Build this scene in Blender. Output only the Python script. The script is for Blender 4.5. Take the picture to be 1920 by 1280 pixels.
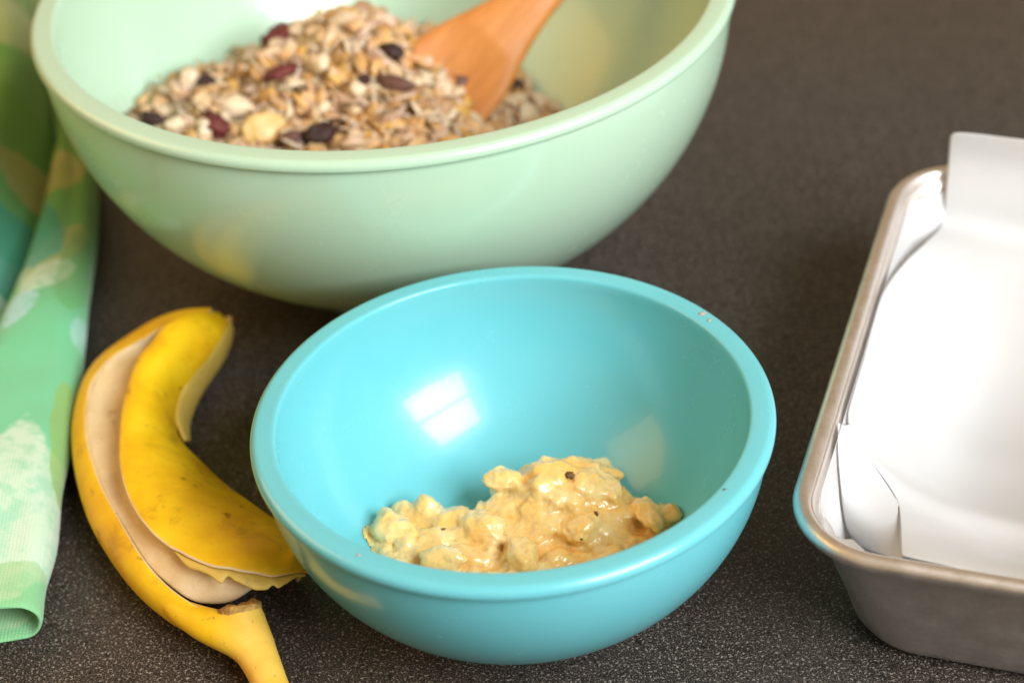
import bpy, bmesh, math, random
from mathutils import Vector, Matrix, noise
from math import sin, cos, pi, exp, sqrt, hypot, radians

random.seed(7)
scene = bpy.context.scene
for o in list(bpy.data.objects):
    bpy.data.objects.remove(o)
col = scene.collection

# ------------------------------------------------------------------ camera
LENS, PITCH, ROLL = 68.15, 0.62455, -0.07646
CAM = Vector((0.0, -0.4956, 0.4583))
FWD = Vector((0, cos(PITCH), -sin(PITCH)))
UP0 = Vector((0, sin(PITCH), cos(PITCH)))
RT0 = Vector((1, 0, 0))
RT = RT0 * cos(ROLL) + UP0 * sin(ROLL)
UP = RT0 * -sin(ROLL) + UP0 * cos(ROLL)
cam_d = bpy.data.cameras.new('camera')
cam_d.lens = LENS
cam_d.sensor_width = 36
cam_d.clip_start = 0.02
cam_d.clip_end = 50
cam_d.dof.use_dof = True
cam_d.dof.focus_distance = 0.632
cam_d.dof.aperture_fstop = 6.8
cam = bpy.data.objects.new('camera', cam_d)
col.objects.link(cam)
cam.matrix_world = Matrix(((RT.x, UP.x, -FWD.x, CAM.x), (RT.y, UP.y, -FWD.y, CAM.y),
                           (RT.z, UP.z, -FWD.z, CAM.z), (0, 0, 0, 1)))
scene.camera = cam

# ------------------------------------------------------------------ light
world = bpy.data.worlds.new('World')
scene.world = world
world.use_nodes = True
wb = world.node_tree.nodes['Background']
wb.inputs[0].default_value = (1.0, 0.72, 0.42, 1)
wb.inputs[1].default_value = 0.40

def area(name, loc, target, sx, sy, power, color, roll=0.0):
    l = bpy.data.lights.new(name, 'AREA')
    l.shape = 'RECTANGLE'
    l.size, l.size_y = sx, sy
    l.energy = power
    l.color = color
    o = bpy.data.objects.new(name, l)
    col.objects.link(o)
    o.location = loc
    o.rotation_euler = (Vector(target) - Vector(loc)).to_track_quat('-Z', 'Y').to_euler()
    return o

# daylight window behind the camera's right shoulder: two sashes of three panes
WIN_C = Vector((1.18, -1.22, 1.33))
WIN_N = Vector((-0.70, 0.70, -0.10)).normalized()
WIN_X = Vector((0.70, 0.70, 0)).normalized()
WIN_Y = WIN_N.cross(WIN_X).normalized()
if WIN_Y.z < 0:
    WIN_Y = -WIN_Y
PW, PH = 0.37, 0.56
for j in (-1, 1):
    for i in (-1, 0, 1):
        ph = PH if j < 0 else PH * 1.5
        c = WIN_C + WIN_X * (i * (PW + 0.014)) + WIN_Y * (j * (ph / 2 + 0.05))
        area('window_pane', c, c + WIN_N, PW, ph, 13.6 * ph / PH, (0.90, 0.955, 1.0))
# warm kitchen lamp to the left
area('kitchen_lamp', (-1.35, 0.45, 1.05), (0, 0.12, 0.03), 1.3, 0.9, 11.0, (1.0, 0.54, 0.12))

scene.view_settings.view_transform = 'Standard'
scene.view_settings.look = 'None'
scene.view_settings.exposure = 0.06
scene.view_settings.gamma = 1.0
scene.view_settings.use_curve_mapping = False
scene.render.engine = 'CYCLES'
scene.cycles.use_denoising = True
scene.cycles.max_bounces = 8
scene.cycles.sample_clamp_indirect = 6.0

# ------------------------------------------------------------------ helpers
def at(px, py, z):
    """point at height z on the line of sight through photograph pixel (px, py)"""
    f = LENS / 36 * 1920
    d = FWD + RT * ((px - 960) / f) + UP * ((640 - py) / f)
    return CAM + d * ((z - CAM.z) / d.z)

def tag(o, label=None, cat=None, group=None, kind=None):
    if label: o['label'] = label
    if cat: o['category'] = cat
    if group: o['group'] = group
    if kind: o['kind'] = kind
    return o

def empty(name, loc=(0, 0, 0)):
    o = bpy.data.objects.new(name, None)
    o.empty_display_size = 0.02
    o.location = loc
    col.objects.link(o)
    return o

def obj(name, verts, faces, mats, parent=None, smooth=True, fm=None):
    me = bpy.data.meshes.new(name)
    me.from_pydata([tuple(v) for v in verts], [], faces)
    if not isinstance(mats, (list, tuple)):
        mats = [mats]
    for m in mats:
        me.materials.append(m)
    if fm:
        me.polygons.foreach_set('material_index', fm)
    if smooth:
        me.polygons.foreach_set('use_smooth', [True] * len(me.polygons))
    me.update()
    o = bpy.data.objects.new(name, me)
    col.objects.link(o)
    if parent:
        o.parent = parent
        o.matrix_parent_inverse = Matrix.Translation(-parent.location)
    return o

def lathe(profile, n=128, cx=0, cy=0, closed=False):
    V, Fc = [], []
    m = len(profile)
    for i in range(n):
        a = 2 * pi * i / n
        for r, z in profile:
            V.append((cx + r * cos(a), cy + r * sin(a), z))
    last = m if closed else m - 1
    for i in range(n):
        j = (i + 1) % n
        for k in range(last):
            k2 = (k + 1) % m
            Fc.append((i * m + k, j * m + k, j * m + k2, i * m + k2))
    return V, Fc

def grid(rows, close_u=False, close_v=False, flip=False):
    nr, nc = len(rows), len(rows[0])
    V = [p for r in rows for p in r]
    Fc = []
    for i in range(nr if close_u else nr - 1):
        i2 = (i + 1) % nr
        for j in range(nc if close_v else nc - 1):
            j2 = (j + 1) % nc
            q = (i * nc + j, i * nc + j2, i2 * nc + j2, i2 * nc + j)
            Fc.append(q[::-1] if flip else q)
    return V, Fc

def spline(pts, n):
    """resample a polyline of tuples with Catmull-Rom, n points evenly along it"""
    P = [Vector(p) for p in pts]
    out = []
    E = [P[0] * 2 - P[1]] + P + [P[-1] * 2 - P[-2]]
    dense = []
    for i in range(1, len(E) - 2):
        a, b, c, d = E[i - 1], E[i], E[i + 1], E[i + 2]
        for k in range(16):
            t = k / 16
            dense.append(0.5 * ((2 * b) + (c - a) * t + (2 * a - 5 * b + 4 * c - d) * t * t + (3 * b - a - 3 * c + d) * t ** 3))
    dense.append(P[-1])
    L = [0]
    for i in range(1, len(dense)):
        L.append(L[-1] + (dense[i] - dense[i - 1]).length)
    k = 0
    for i in range(n):
        s = L[-1] * i / (n - 1)
        while k < len(L) - 2 and L[k + 1] < s:
            k += 1
        u = (s - L[k]) / max(L[k + 1] - L[k], 1e-9)
        out.append(dense[k].lerp(dense[k + 1], min(max(u, 0), 1)))
    return out

def mod_solid(o, th, offset=-1, rim=0, back=0):
    m = o.modifiers.new('solid', 'SOLIDIFY')
    m.thickness = th
    m.offset = offset
    m.material_offset = back
    m.material_offset_rim = rim
    return m

def mod_sub(o, lv=1):
    m = o.modifiers.new('sub', 'SUBSURF')
    m.levels = m.render_levels = lv

def fbm(p, s, oct=3):
    v, a = 0, 1
    p = Vector(p) * s
    for _ in range(oct):
        v += a * noise.noise(p)
        p = p * 2.03 + Vector((3.1, 1.7, 5.3))
        a *= 0.5
    return v

# ------------------------------------------------------------------ materials
class M:
    def __init__(self, name):
        self.m = bpy.data.materials.new(name)
        self.m.use_nodes = True
        self.nt = self.m.node_tree
        self.b = self.nt.nodes['Principled BSDF']
        self.co = self.nt.nodes.new('ShaderNodeTexCoord').outputs['Object']
    def set(self, **k):
        for n, v in k.items():
            n = n.replace('_', ' ')
            if isinstance(v, tuple) and len(v) == 3 and n != 'Subsurface Radius':
                v = (*v, 1)
            self.b.inputs[n].default_value = v
        return self
    def link(self, a, b):
        self.nt.links.new(a, b)
    def noise(self, scale, detail=3, rough=0.5, dist=0.0, vec=None):
        n = self.nt.nodes.new('ShaderNodeTexNoise')
        n.inputs['Scale'].default_value = scale
        n.inputs['Detail'].default_value = detail
        n.inputs['Roughness'].default_value = rough
        n.inputs['Distortion'].default_value = dist
        self.link(vec or self.co, n.inputs['Vector'])
        return n.outputs['Fac']
    def voronoi(self, scale, feature='F1', out='Distance', vec=None):
        n = self.nt.nodes.new('ShaderNodeTexVoronoi')
        n.feature = feature
        n.inputs['Scale'].default_value = scale
        self.link(vec or self.co, n.inputs['Vector'])
        return n.outputs[out]
    def ramp(self, fac, stops, interp='LINEAR'):
        n = self.nt.nodes.new('ShaderNodeValToRGB')
        cr = n.color_ramp
        cr.interpolation = interp
        while len(cr.elements) < len(stops):
            cr.elements.new(0.5)
        for e, (p, c) in zip(cr.elements, stops):
            e.position = p
            e.color = (c, c, c, 1) if isinstance(c, (int, float)) else (*c, 1)
        self.link(fac, n.inputs['Fac'])
        return n.outputs['Color']
    def mix(self, fac, a, b, mode='MIX'):
        n = self.nt.nodes.new('ShaderNodeMix')
        n.data_type = 'RGBA'
        n.blend_type = mode
        for v, s in ((fac, n.inputs[0]), (a, n.inputs[6]), (b, n.inputs[7])):
            if isinstance(v, (int, float)):
                s.default_value = v
            elif isinstance(v, tuple):
                s.default_value = (*v, 1)
            else:
                self.link(v, s)
        return n.outputs[2]
    def map(self, scale=(1, 1, 1), rot=(0, 0, 0), loc=(0, 0, 0), vec=None):
        n = self.nt.nodes.new('ShaderNodeMapping')
        n.inputs['Scale'].default_value = scale
        n.inputs['Rotation'].default_value = rot
        n.inputs['Location'].default_value = loc
        self.link(vec or self.co, n.inputs['Vector'])
        return n.outputs['Vector']
    def bump(self, h, strength=0.3, dist=0.001):
        n = self.nt.nodes.new('ShaderNodeBump')
        n.inputs['Strength'].default_value = strength
        n.inputs['Distance'].default_value = dist
        self.link(h, n.inputs['Height'])
        self.link(n.outputs[0], self.b.inputs['Normal'])
    def color(self, c):
        self.link(c, self.b.inputs['Base Color'])
        return self
    def rough(self, c):
        self.link(c, self.b.inputs['Roughness'])
        return self

def plastic(name, c, c2):
    m = M(name).set(Roughness=0.22, IOR=1.5, Coat_Weight=0.25, Coat_Roughness=0.045,
                    Subsurface_Weight=0.12, Subsurface_Radius=(0.6, 1.0, 0.9), Subsurface_Scale=0.006)
    m.color(m.mix(m.ramp(m.noise(14, 4, 0.6), [(0.3, 0.0), (0.75, 1.0)]), c, c2))
    m.rough(m.ramp(m.noise(55, 5, 0.65), [(0.3, 0.2), (0.75, 0.3)]))
    m.bump(m.noise(420, 2), 0.025, 0.0005)
    return m.m

MAT_TEAL = plastic('teal_melamine', (0.135, 0.500, 0.560), (0.152, 0.522, 0.578))
MAT_GREEN = plastic('pale_green_melamine', (0.455, 0.635, 0.470), (0.477, 0.655, 0.490))

def counter_mat():
    m = M('speckled_counter')
    blot = m.ramp(m.noise(60, 5, 0.65), [(0.3, (0.020, 0.015, 0.012)), (0.7, (0.040, 0.031, 0.025))])
    fine = m.noise(1800, 2, 0.6)
    c = m.mix(m.ramp(fine, [(0.36, 1.0), (0.47, 0.0)]), blot, (0.009, 0.007, 0.006))
    c = m.mix(m.ramp(fine, [(0.53, 0.0), (0.66, 1.0)]), c, (0.165, 0.138, 0.116))
    med = m.noise(1000, 2, 0.5)
    c = m.mix(m.ramp(med, [(0.58, 0.0), (0.68, 0.85)]), c, (0.340, 0.300, 0.262))
    c = m.mix(m.ramp(m.noise(300, 3, 0.6, 0, m.map(loc=(4, 2, 1))), [(0.56, 0.0), (0.68, 0.8)]), c, (0.010, 0.008, 0.007))
    m.color(c)
    m.rough(m.ramp(m.noise(240, 3), [(0.3, 0.32), (0.7, 0.46)]))
    m.bump(fine, 0.12, 0.0003)
    m.set(IOR=1.36)
    return m.m
MAT_COUNTER = counter_mat()

def peel_mat():
    m = M('banana_yellow_peel').set(Subsurface_Weight=0.1, Subsurface_Radius=(1.0, 0.6, 0.1), Subsurface_Scale=0.003,
                                    Specular_IOR_Level=0.35)
    base = m.ramp(m.noise(45, 4, 0.6), [(0.3, (0.760, 0.400, 0.006)), (0.55, (0.890, 0.540, 0.008)), (0.8, (0.930, 0.630, 0.020))])
    bruise = m.ramp(m.noise(60, 5, 0.7, 0.4), [(0.55, 0.0), (0.75, 0.6)])
    c = m.mix(bruise, base, (0.330, 0.150, 0.010))
    fleck = m.ramp(m.noise(150, 3, 0.6, 0.3, m.map((1, 0.7, 1), (0, 0, 0.5))), [(0.66, 0.0), (0.74, 0.8)])
    c = m.mix(fleck, c, (0.300, 0.110, 0.010))
    m.color(c)
    m.rough(m.ramp(m.noise(90, 3), [(0.3, 0.38), (0.7, 0.55)]))
    m.bump(m.noise(220, 4, 0.6), 0.2, 0.0008)
    return m.m
MAT_PEEL = peel_mat()

def pith_mat(name='banana_pith', a=(0.64, 0.45, 0.22), b=(0.80, 0.62, 0.37)):
    m = M(name).set(Roughness=0.55, Subsurface_Weight=0.15, Subsurface_Radius=(1, 0.7, 0.4), Subsurface_Scale=0.003)
    fib = m.noise(70, 5, 0.65, 0.3)
    c = m.ramp(fib, [(0.25, a), (0.7, b)])
    c = m.mix(m.ramp(m.noise(130, 4, 0.7), [(0.62, 0.0), (0.75, 0.6)]), c, (0.36, 0.23, 0.10))
    m.color(c)
    m.bump(m.noise(160, 5, 0.6, 0.5), 0.4, 0.0012)
    return m.m
MAT_PITH = pith_mat()
MAT_PITH_Y = pith_mat('banana_pith_yellow', (0.62, 0.40, 0.06), (0.78, 0.54, 0.12))

def stem_mat():
    m = M('banana_stem').set(Subsurface_Weight=0.1, Subsurface_Radius=(1.0, 0.6, 0.1), Subsurface_Scale=0.003)
    c = m.ramp(m.noise(50, 4, 0.6), [(0.3, (0.800, 0.460, 0.045)), (0.7, (0.870, 0.570, 0.110))])
    yl = m.ramp(m.noise(45, 4, 0.6), [(0.3, (0.760, 0.400, 0.006)), (0.55, (0.890, 0.540, 0.008)), (0.8, (0.930, 0.630, 0.020))])
    sx = m.nt.nodes.new('ShaderNodeSeparateXYZ'); m.link(m.co, sx.inputs[0])
    mrx = m.nt.nodes.new('ShaderNodeMapRange'); m.link(sx.outputs['X'], mrx.inputs['Value'])
    mrx.inputs['From Min'].default_value = at(395, 1170, .015).x
    mrx.inputs['From Max'].default_value = at(470, 1190, .015).x
    c = m.mix(mrx.outputs[0], yl, c)
    c = m.mix(m.ramp(m.noise(260, 4, 0.7), [(0.64, 0.0), (0.72, 0.8)]), c, (0.22, 0.09, 0.02))
    m.color(c)
    m.set(Roughness=0.48)
    m.bump(m.noise(150, 4, 0.6), 0.25, 0.0008)
    return m.m
MAT_STEM = stem_mat()

def simple(name, c1, c2, scale, rough=0.6, bump=0.3, bscale=200, bd=0.001, **k):
    m = M(name).set(Roughness=rough, **k)
    m.color(m.ramp(m.noise(scale, 4, 0.6), [(0.3, c1), (0.7, c2)]))
    m.bump(m.noise(bscale, 4, 0.6), bump, bd)
    return m.m
MAT_TORN = simple('torn_brown_fibre', (0.22, 0.085, 0.016), (0.74, 0.46, 0.12), 200, 0.8, 0.8, 420, 0.002)
MAT_RAISIN = simple('raisin_skin', (0.018, 0.008, 0.007), (0.055, 0.018, 0.014), 120, 0.55, 0.9, 320, 0.002)
MAT_CRAN = simple('cranberry_skin', (0.075, 0.010, 0.010), (0.190, 0.030, 0.022), 120, 0.5, 0.9, 300, 0.002)
MAT_FIG = simple('plum_skin', (0.070, 0.026, 0.020), (0.180, 0.080, 0.060), 120, 0.45, 0.6, 300, 0.002)
MAT_NUT = simple('pale_nut', (0.64, 0.45, 0.27), (0.82, 0.68, 0.48), 160, 0.55, 0.5, 260, 0.001)
MAT_CHIP = simple('golden_chip', (0.66, 0.40, 0.13), (0.80, 0.56, 0.24), 110, 0.45, 0.2, 260, 0.001)
MAT_SPECK = simple('dark_banana_bit', (0.10, 0.035, 0.010), (0.22, 0.10, 0.03), 400, 0.5, 0.6, 700, 0.001)

def oat_mat():
    m = M('toasted_oats').set(Roughness=0.6, Subsurface_Weight=0.1, Subsurface_Radius=(1, .7, .4), Subsurface_Scale=0.002)
    a = m.nt.nodes.new('ShaderNodeAttribute')
    a.attribute_name = 'flake'
    n = m.ramp(m.noise(420, 3, 0.6), [(0.3, 0.72), (0.7, 1.0)])
    m.color(m.mix(1.0, a.outputs['Color'], n, 'MULTIPLY'))
    m.bump(m.noise(600, 3, 0.6), 0.4, 0.0008)
    return m.m
MAT_OAT = oat_mat()

def mash_mat():
    m = M('mashed_banana_flesh').set(IOR=1.42, Roughness=0.3, Coat_Weight=0.9, Coat_Roughness=0.1,
                                     Subsurface_Weight=0.45, Subsurface_Radius=(1.0, 0.5, 0.15), Subsurface_Scale=0.004)
    c = m.ramp(m.noise(75, 4, 0.55), [(0.28, (0.86, 0.48, 0.09)), (0.48, (0.90, 0.60, 0.21)), (0.7, (0.92, 0.72, 0.37))])
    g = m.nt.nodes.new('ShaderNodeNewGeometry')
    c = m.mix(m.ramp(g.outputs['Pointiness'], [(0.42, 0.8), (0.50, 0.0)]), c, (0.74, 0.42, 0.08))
    c = m.mix(m.ramp(m.noise(230, 3, 0.7, 0.3), [(0.67, 0.0), (0.76, 0.75)]), c, (0.36, 0.17, 0.06))
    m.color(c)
    m.rough(m.ramp(m.noise(140, 3), [(0.35, 0.16), (0.7, 0.46)]))
    m.bump(m.noise(420, 5, 0.65), 0.3, 0.0012)
    return m.m
MAT_MASH = mash_mat()

def wood_mat():
    m = M('orange_brown_wood').set(Roughness=0.45)
    mp = m.nt.nodes.new('ShaderNodeMapping')
    mp.vector_type = 'TEXTURE'
    mp.inputs['Rotation'].default_value = (0, -0.51, 0.53)
    m.link(m.co, mp.inputs['Vector'])
    loc = mp.outputs[0]
    g = m.noise(26, 5, 0.6, 0.6, m.map((1.2, 14, 14), vec=loc))
    m.color(m.ramp(g, [(0.25, (0.470, 0.165, 0.034)), (0.5, (0.560, 0.215, 0.048)), (0.8, (0.630, 0.260, 0.066))]))
    m.rough(m.ramp(m.noise(40, 3), [(0.3, 0.42), (0.7, 0.62)]))
    m.bump(m.noise(60, 4, 0.6, 0.4, m.map((2, 16, 16), vec=loc)), 0.15, 0.0005)
    return m.m
MAT_WOOD = wood_mat()

WHT, OLV, TEA, GRN, YGR = (0.52, 0.66, 0.50), (0.36, 0.40, 0.13), (0.03, 0.32, 0.22), (0.10, 0.32, 0.05), (0.22, 0.42, 0.10)
TOWEL_PRINT = [
    (35, 900, .028, .016, .036, 0.1, WHT, .95, True), (20, 1010, .028, .010, .020, -0.3, WHT, .85, True),
    (125, 830, .020, .006, .034, 0.1, YGR, .8, False), (30, 1075, .026, .018, .014, 0, YGR, .5, False),
    (104, 478, .022, .008, .030, -0.25, OLV, .7, False), (88, 530, .022, .007, .018, -0.5, WHT, .8, True),
    (155, 500, .018, .008, .040, 0, GRN, .5, False), (2, 470, .032, .011, .020, 0.1, (0.45, 0.60, 0.58), .9, True),
    (30, 415, .030, .019, .030, 0.2, TEA, .85, False), (68, 300, .030, .019, .018, 0.5, OLV, .95, False),
    (20, 60, .036, .024, .030, 0.2, OLV, .7, False), (152, 620, .020, .004, .012, 0, (0.40, 0.62, 0.62), .6, True),
    (15, 610, .022, .010, .018, -0.5, (0.36, 0.58, 0.60), .85, True)]
def towel_mat():
    m = M('batik_cotton').set(Roughness=0.9, Sheen_Weight=0.25, Sheen_Roughness=0.5)
    w = m.noise(9, 3, 0.5)
    sep = m.nt.nodes.new('ShaderNodeSeparateXYZ')
    m.link(m.co, sep.inputs[0])
    y = sep.outputs['Y']
    mr = m.nt.nodes.new('ShaderNodeMapRange')
    mr.inputs['From Min'].default_value = -0.01
    mr.inputs['From Max'].default_value = 0.40
    m.link(y, mr.inputs['Value'])
    add = m.nt.nodes.new('ShaderNodeMath')
    add.operation = 'MULTIPLY_ADD'
    m.link(w, add.inputs[0]); add.inputs[1].default_value = 0.50
    m.link(mr.outputs[0], add.inputs[2])
    sub = m.nt.nodes.new('ShaderNodeMath'); sub.operation = 'SUBTRACT'
    m.link(add.outputs[0], sub.inputs[0]); sub.inputs[1].default_value = 0.27
    c = m.ramp(sub.outputs[0], [(0.02, (0.20, 0.56, 0.36)), (0.20, (0.17, 0.52, 0.29)), (0.36, (0.13, 0.47, 0.23)),
                                (0.48, (0.12, 0.42, 0.15)), (0.58, (0.12, 0.36, 0.09)), (0.68, (0.13, 0.35, 0.05)),
                                (0.85, (0.10, 0.30, 0.035)), (1.0, (0.18, 0.28, 0.05))])
    wn = m.noise(26, 4, 0.6)
    fine = m.noise(120, 4, 0.7)
    def blotch(c, x, y, rx, ry, rot, colr, amt, crackle):
        mp = m.nt.nodes.new('ShaderNodeMapping')
        mp.vector_type = 'TEXTURE'
        mp.inputs['Location'].default_value = (x, y, 0)
        mp.inputs['Rotation'].default_value = (0, 0, rot)
        mp.inputs['Scale'].default_value = (rx, ry, 1000)
        m.link(m.co, mp.inputs['Vector'])
        ln = m.nt.nodes.new('ShaderNodeVectorMath'); ln.operation = 'LENGTH'
        m.link(mp.outputs[0], ln.inputs[0])
        ad = m.nt.nodes.new('ShaderNodeMath'); ad.operation = 'MULTIPLY_ADD'
        m.link(wn, ad.inputs[0]); ad.inputs[1].default_value = 1.1
        m.link(ln.outputs['Value'], ad.inputs[2])
        mr2 = m.nt.nodes.new('ShaderNodeMapRange')
        mr2.inputs['From Min'].default_value = 1.58
        mr2.inputs['From Max'].default_value = 1.50
        mr2.inputs['To Max'].default_value = amt
        m.link(ad.outputs[0], mr2.inputs['Value'])
        fac = mr2.outputs[0]
        if crackle:
            fac = m.mix(1.0, fac, m.ramp(fine, [(0.40, 0.45), (0.54, 1.0)]), 'MULTIPLY')
        return m.mix(fac, c, colr)
    for px, py, z, rx, ry, rot, colr, amt, cr in TOWEL_PRINT:
        q = at(px, py, z)
        c = blotch(c, q.x, q.y, rx, ry, rot, colr, amt, cr)
    m.color(c)
    def wv(ax, sc):
        n = m.nt.nodes.new('ShaderNodeTexWave')
        n.bands_direction = ax
        n.inputs['Scale'].default_value = sc
        n.inputs['Distortion'].default_value = 1.2
        n.inputs['Detail'].default_value = 2
        m.link(m.co, n.inputs['Vector'])
        return n.outputs['Fac']
    m.bump(m.mix(0.4, m.mix(0.5, wv('X', 260), wv('Y', 260)), m.noise(1100, 3, 0.7)), 0.32, 0.0010)
    return m.m
MAT_TOWEL = towel_mat()

def metal_mat():
    m = M('matte_aluminium').set(Metallic=1.0, Roughness=0.42)
    m.color(m.ramp(m.noise(500, 3, 0.6), [(0.3, (0.78, 0.73, 0.69)), (0.7, (0.88, 0.83, 0.79))]))
    m.rough(m.ramp(m.noise(120, 3), [(0.3, 0.36), (0.7, 0.46)]))
    m.bump(m.noise(1800, 2), 0.12, 0.0003)
    return m.m
MAT_METAL = metal_mat()

def paper_mat():
    m = M('parchment_paper').set(Roughness=0.55, Subsurface_Weight=0.0, Transmission_Weight=0.0)
    m.color(m.ramp(m.noise(30, 3), [(0.3, (0.81, 0.81, 0.81)), (0.7, (0.84, 0.84, 0.84))]))
    m.bump(m.noise(45, 3), 0.12, 0.002)
    tr = m.nt.nodes.new('ShaderNodeBsdfTranslucent')
    tr.inputs[0].default_value = (0.85, 0.84, 0.82, 1)
    mx = m.nt.nodes.new('ShaderNodeMixShader')
    mx.inputs[0].default_value = 0.4
    m.link(m.b.outputs[0], mx.inputs[1])
    m.link(tr.outputs[0], mx.inputs[2])
    m.link(mx.outputs[0], m.nt.nodes['Material Output'].inputs['Surface'])
    return m.m
MAT_PAPER = paper_mat()

# ------------------------------------------------------------------ countertop
outline = [Vector((-1.2, -0.62, 0)), Vector((1.4, -0.62, 0)), Vector((1.4, 1.5, 0)), Vector((-1.2, 1.5, 0))]
TH = 0.035
V = [(p.x, p.y, 0) for p in outline] + [(p.x, p.y, -TH) for p in outline]
n = len(outline)
Fc = [tuple(range(n)), tuple(range(2 * n - 1, n - 1, -1))] + [(i + n, (i + 1) % n + n, (i + 1) % n, i) for i in range(n)]
ct = obj('countertop', V, Fc, MAT_COUNTER, smooth=False)
bv = ct.modifiers.new('bev', 'BEVEL'); bv.width = 0.006; bv.segments = 3; bv.limit_method = 'ANGLE'
tag(ct, 'dark brown speckled laminate countertop under the bowls', None, kind='structure')
# ------------------------------------------------------------------ bowls
def bowl_inner(R, H, Ri, wall, p=2.05):
    """returns function giving interior height at radius r"""
    zt = H - 0.0015
    z0 = 0.0045 * (R / 0.085) ** 0.5
    def zin(r):
        q = min(r / Ri, 1)
        return zt - (zt - z0) * (1 - q ** p) ** (1 / p)
    return zin

def make_bowl(name, cx, cy, R, H, Ri, foot, mat, label, p=2.05):
    k = (R / 0.085) ** 0.5
    root = empty(name, (cx, cy, 0))
    tag(root, label, 'bowl')
    lipz = H - 0.0044
    Rw = R - 0.0022
    zt = H - 0.0015
    z0 = 0.0045 * k
    prof = []
    N = 44
    # outside, foot to under the lip
    hh = lipz + 0.0022 * k
    for i in range(N + 1):
        r = foot + (Rw - foot) * (sin(pi / 2 * i / N))
        q = r / Rw
        prof.append((r, lipz - hh * (1 - min(q, 1) ** p) ** (1 / p)))
    prof = [(r, max(z, 0.0012)) for r, z in prof]
    prof += [(Rw - 0.0002, lipz + 0.0012), (Rw - 0.002, H - 0.0022)]
    prof2 = [(Ri + 0.0024, H), (Ri + 0.0017, H), (Ri + 0.0010, H - 0.00004), (Ri + 0.0005, H - 0.0002), (Ri + 0.00015, H - 0.0006)]
    inner = []
    for i in range(N + 1):
        r = Ri * cos(pi / 2 * i / N)
        q = r / Ri
        inner.append((max(r, 0.00001), zt - (zt - z0) * (1 - min(q, 1) ** p) ** (1 / p)))
    full = [(0.00001, 0.0014)] + prof
    V, Fc = lathe(full, 192, cx, cy)
    V2, F2 = lathe(prof2 + inner, 192, cx, cy)
    V, Fc = V + V2, Fc + [tuple(i + len(V) for i in f) for f in F2]
    obj('body', V, Fc, mat, root)
    # rolled rim, a solid ring
    b = R
    rho, rl = 0.0028, 0.0014
    rim = [(Ri + 0.0024, H), (Ri + 0.0034, H)]
    for i in range(11):
        t = pi / 2 * i / 10
        rim.append((b - rho + rho * sin(t), H - rho + rho * cos(t)))
    for i in range(1, 9):
        t = pi / 2 * i / 8
        rim.append((b - rl + rl * cos(t), H - 0.0032 - rl * sin(t)))
    rim += [(b - rl - 0.0004, H - 0.0032 - rl), (Rw - 0.0006, H - 0.0047), (Rw - 0.0020, H - 0.0042)]
    V, Fc = lathe(rim, 192, cx, cy)
    obj('rim', V, Fc, mat, root)
    ft = [(foot - 0.006 * k, 0.0030), (foot - 0.0055 * k, 0.0003), (foot - 0.005 * k, 0.0), (foot - 0.0012 * k, 0.0), (foot - 0.0003 * k, 0.0004),
          (foot, 0.0012), (foot + 0.0006 * k, 0.0030 * k)]
    V, Fc = lathe(ft, 128, cx, cy)
    obj('foot', V, Fc, mat, root)
    return root

SB = dict(cx=-0.0019, cy=0.0, R=0.085, H=0.0741, Ri=0.0765)
BB = dict(cx=-0.0405, cy=0.2215, R=0.1410, H=0.1230, Ri=0.1315)
make_bowl('mixing_bowl', SB['cx'], SB['cy'], SB['R'], SB['H'], SB['Ri'], 0.036, MAT_TEAL,
          'small turquoise plastic mixing bowl holding mashed banana')
make_bowl('mixing_bowl', BB['cx'], BB['cy'], BB['R'], BB['H'], BB['Ri'], 0.060, MAT_GREEN,
          'large pale green plastic mixing bowl filled with granola')
zin_s = bowl_inner(SB['R'], SB['H'], SB['Ri'], 0)
zin_b = bowl_inner(BB['R'], BB['H'], BB['Ri'], 0)

# ------------------------------------------------------------------ loaf pan
PD = Vector((sin(radians(20.8)), cos(radians(20.8)), 0))      # along the pan
PE = Vector((cos(radians(20.8)), -sin(radians(20.8)), 0))     # across the pan
PL0, PL1, PE0, PE1, PZ = -0.0265, 0.2125, 0.0900, 0.2200, 0.058

def rrect(inset, z, r, n=12):
    x0, x1, y0, y1 = PE0 + inset, PE1 - inset, PL0 + inset, PL1 - inset
    pts = []
    for cx, cy, a0 in ((x1 - r, y1 - r, 0), (x0 + r, y1 - r, 90), (x0 + r, y0 + r, 180), (x1 - r, y0 + r, 270)):
        for i in range(n + 1):
            a = radians(a0 + 90 * i / n)
            pts.append(PE * (cx + r * cos(a)) + PD * (cy + r * sin(a)) + Vector((0, 0, z)))
    return pts

pan_c = PE * (PE0 + PE1) / 2 + PD * (PL0 + PL1) / 2
pan = empty('loaf_pan', pan_c)
tag(pan, 'silver metal loaf pan lined with white parchment paper', 'loaf pan')
rings = []
for ins, z, r in ((0.034, 0.0006, 0.012), (0.028, 0.0004, 0.018), (0.0235, 0.0010, 0.022), (0.0205, 0.0030, 0.0235), (0.0185, 0.0065, 0.0245),
                  (0.0165, 0.014, 0.0255), (0.0125, 0.028, 0.0265), (0.0085, 0.042, 0.0275), (0.0062, 0.0485, 0.028), (0.0048, 0.0497, 0.0285),
                  (0.0042, 0.0515, 0.029), (0.0040, 0.0545, 0.029),
                  (0.0056, 0.0548, 0.028), (0.0066, 0.050, 0.0275), (0.0098, 0.042, 0.027), (0.0138, 0.028, 0.026), (0.0178, 0.014, 0.025),
                  (0.0200, 0.0065, 0.024), (0.0225, 0.0030, 0.022), (0.030, 0.0020, 0.016)):
    rings.append(rrect(ins, z, r))
V, Fc = grid(rings, close_v=True)
nc = len(rings[0])
Fc.append(tuple(range(nc))[::-1])
Fc.append(tuple(range((len(rings) - 1) * nc, len(rings) * nc)))
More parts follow.
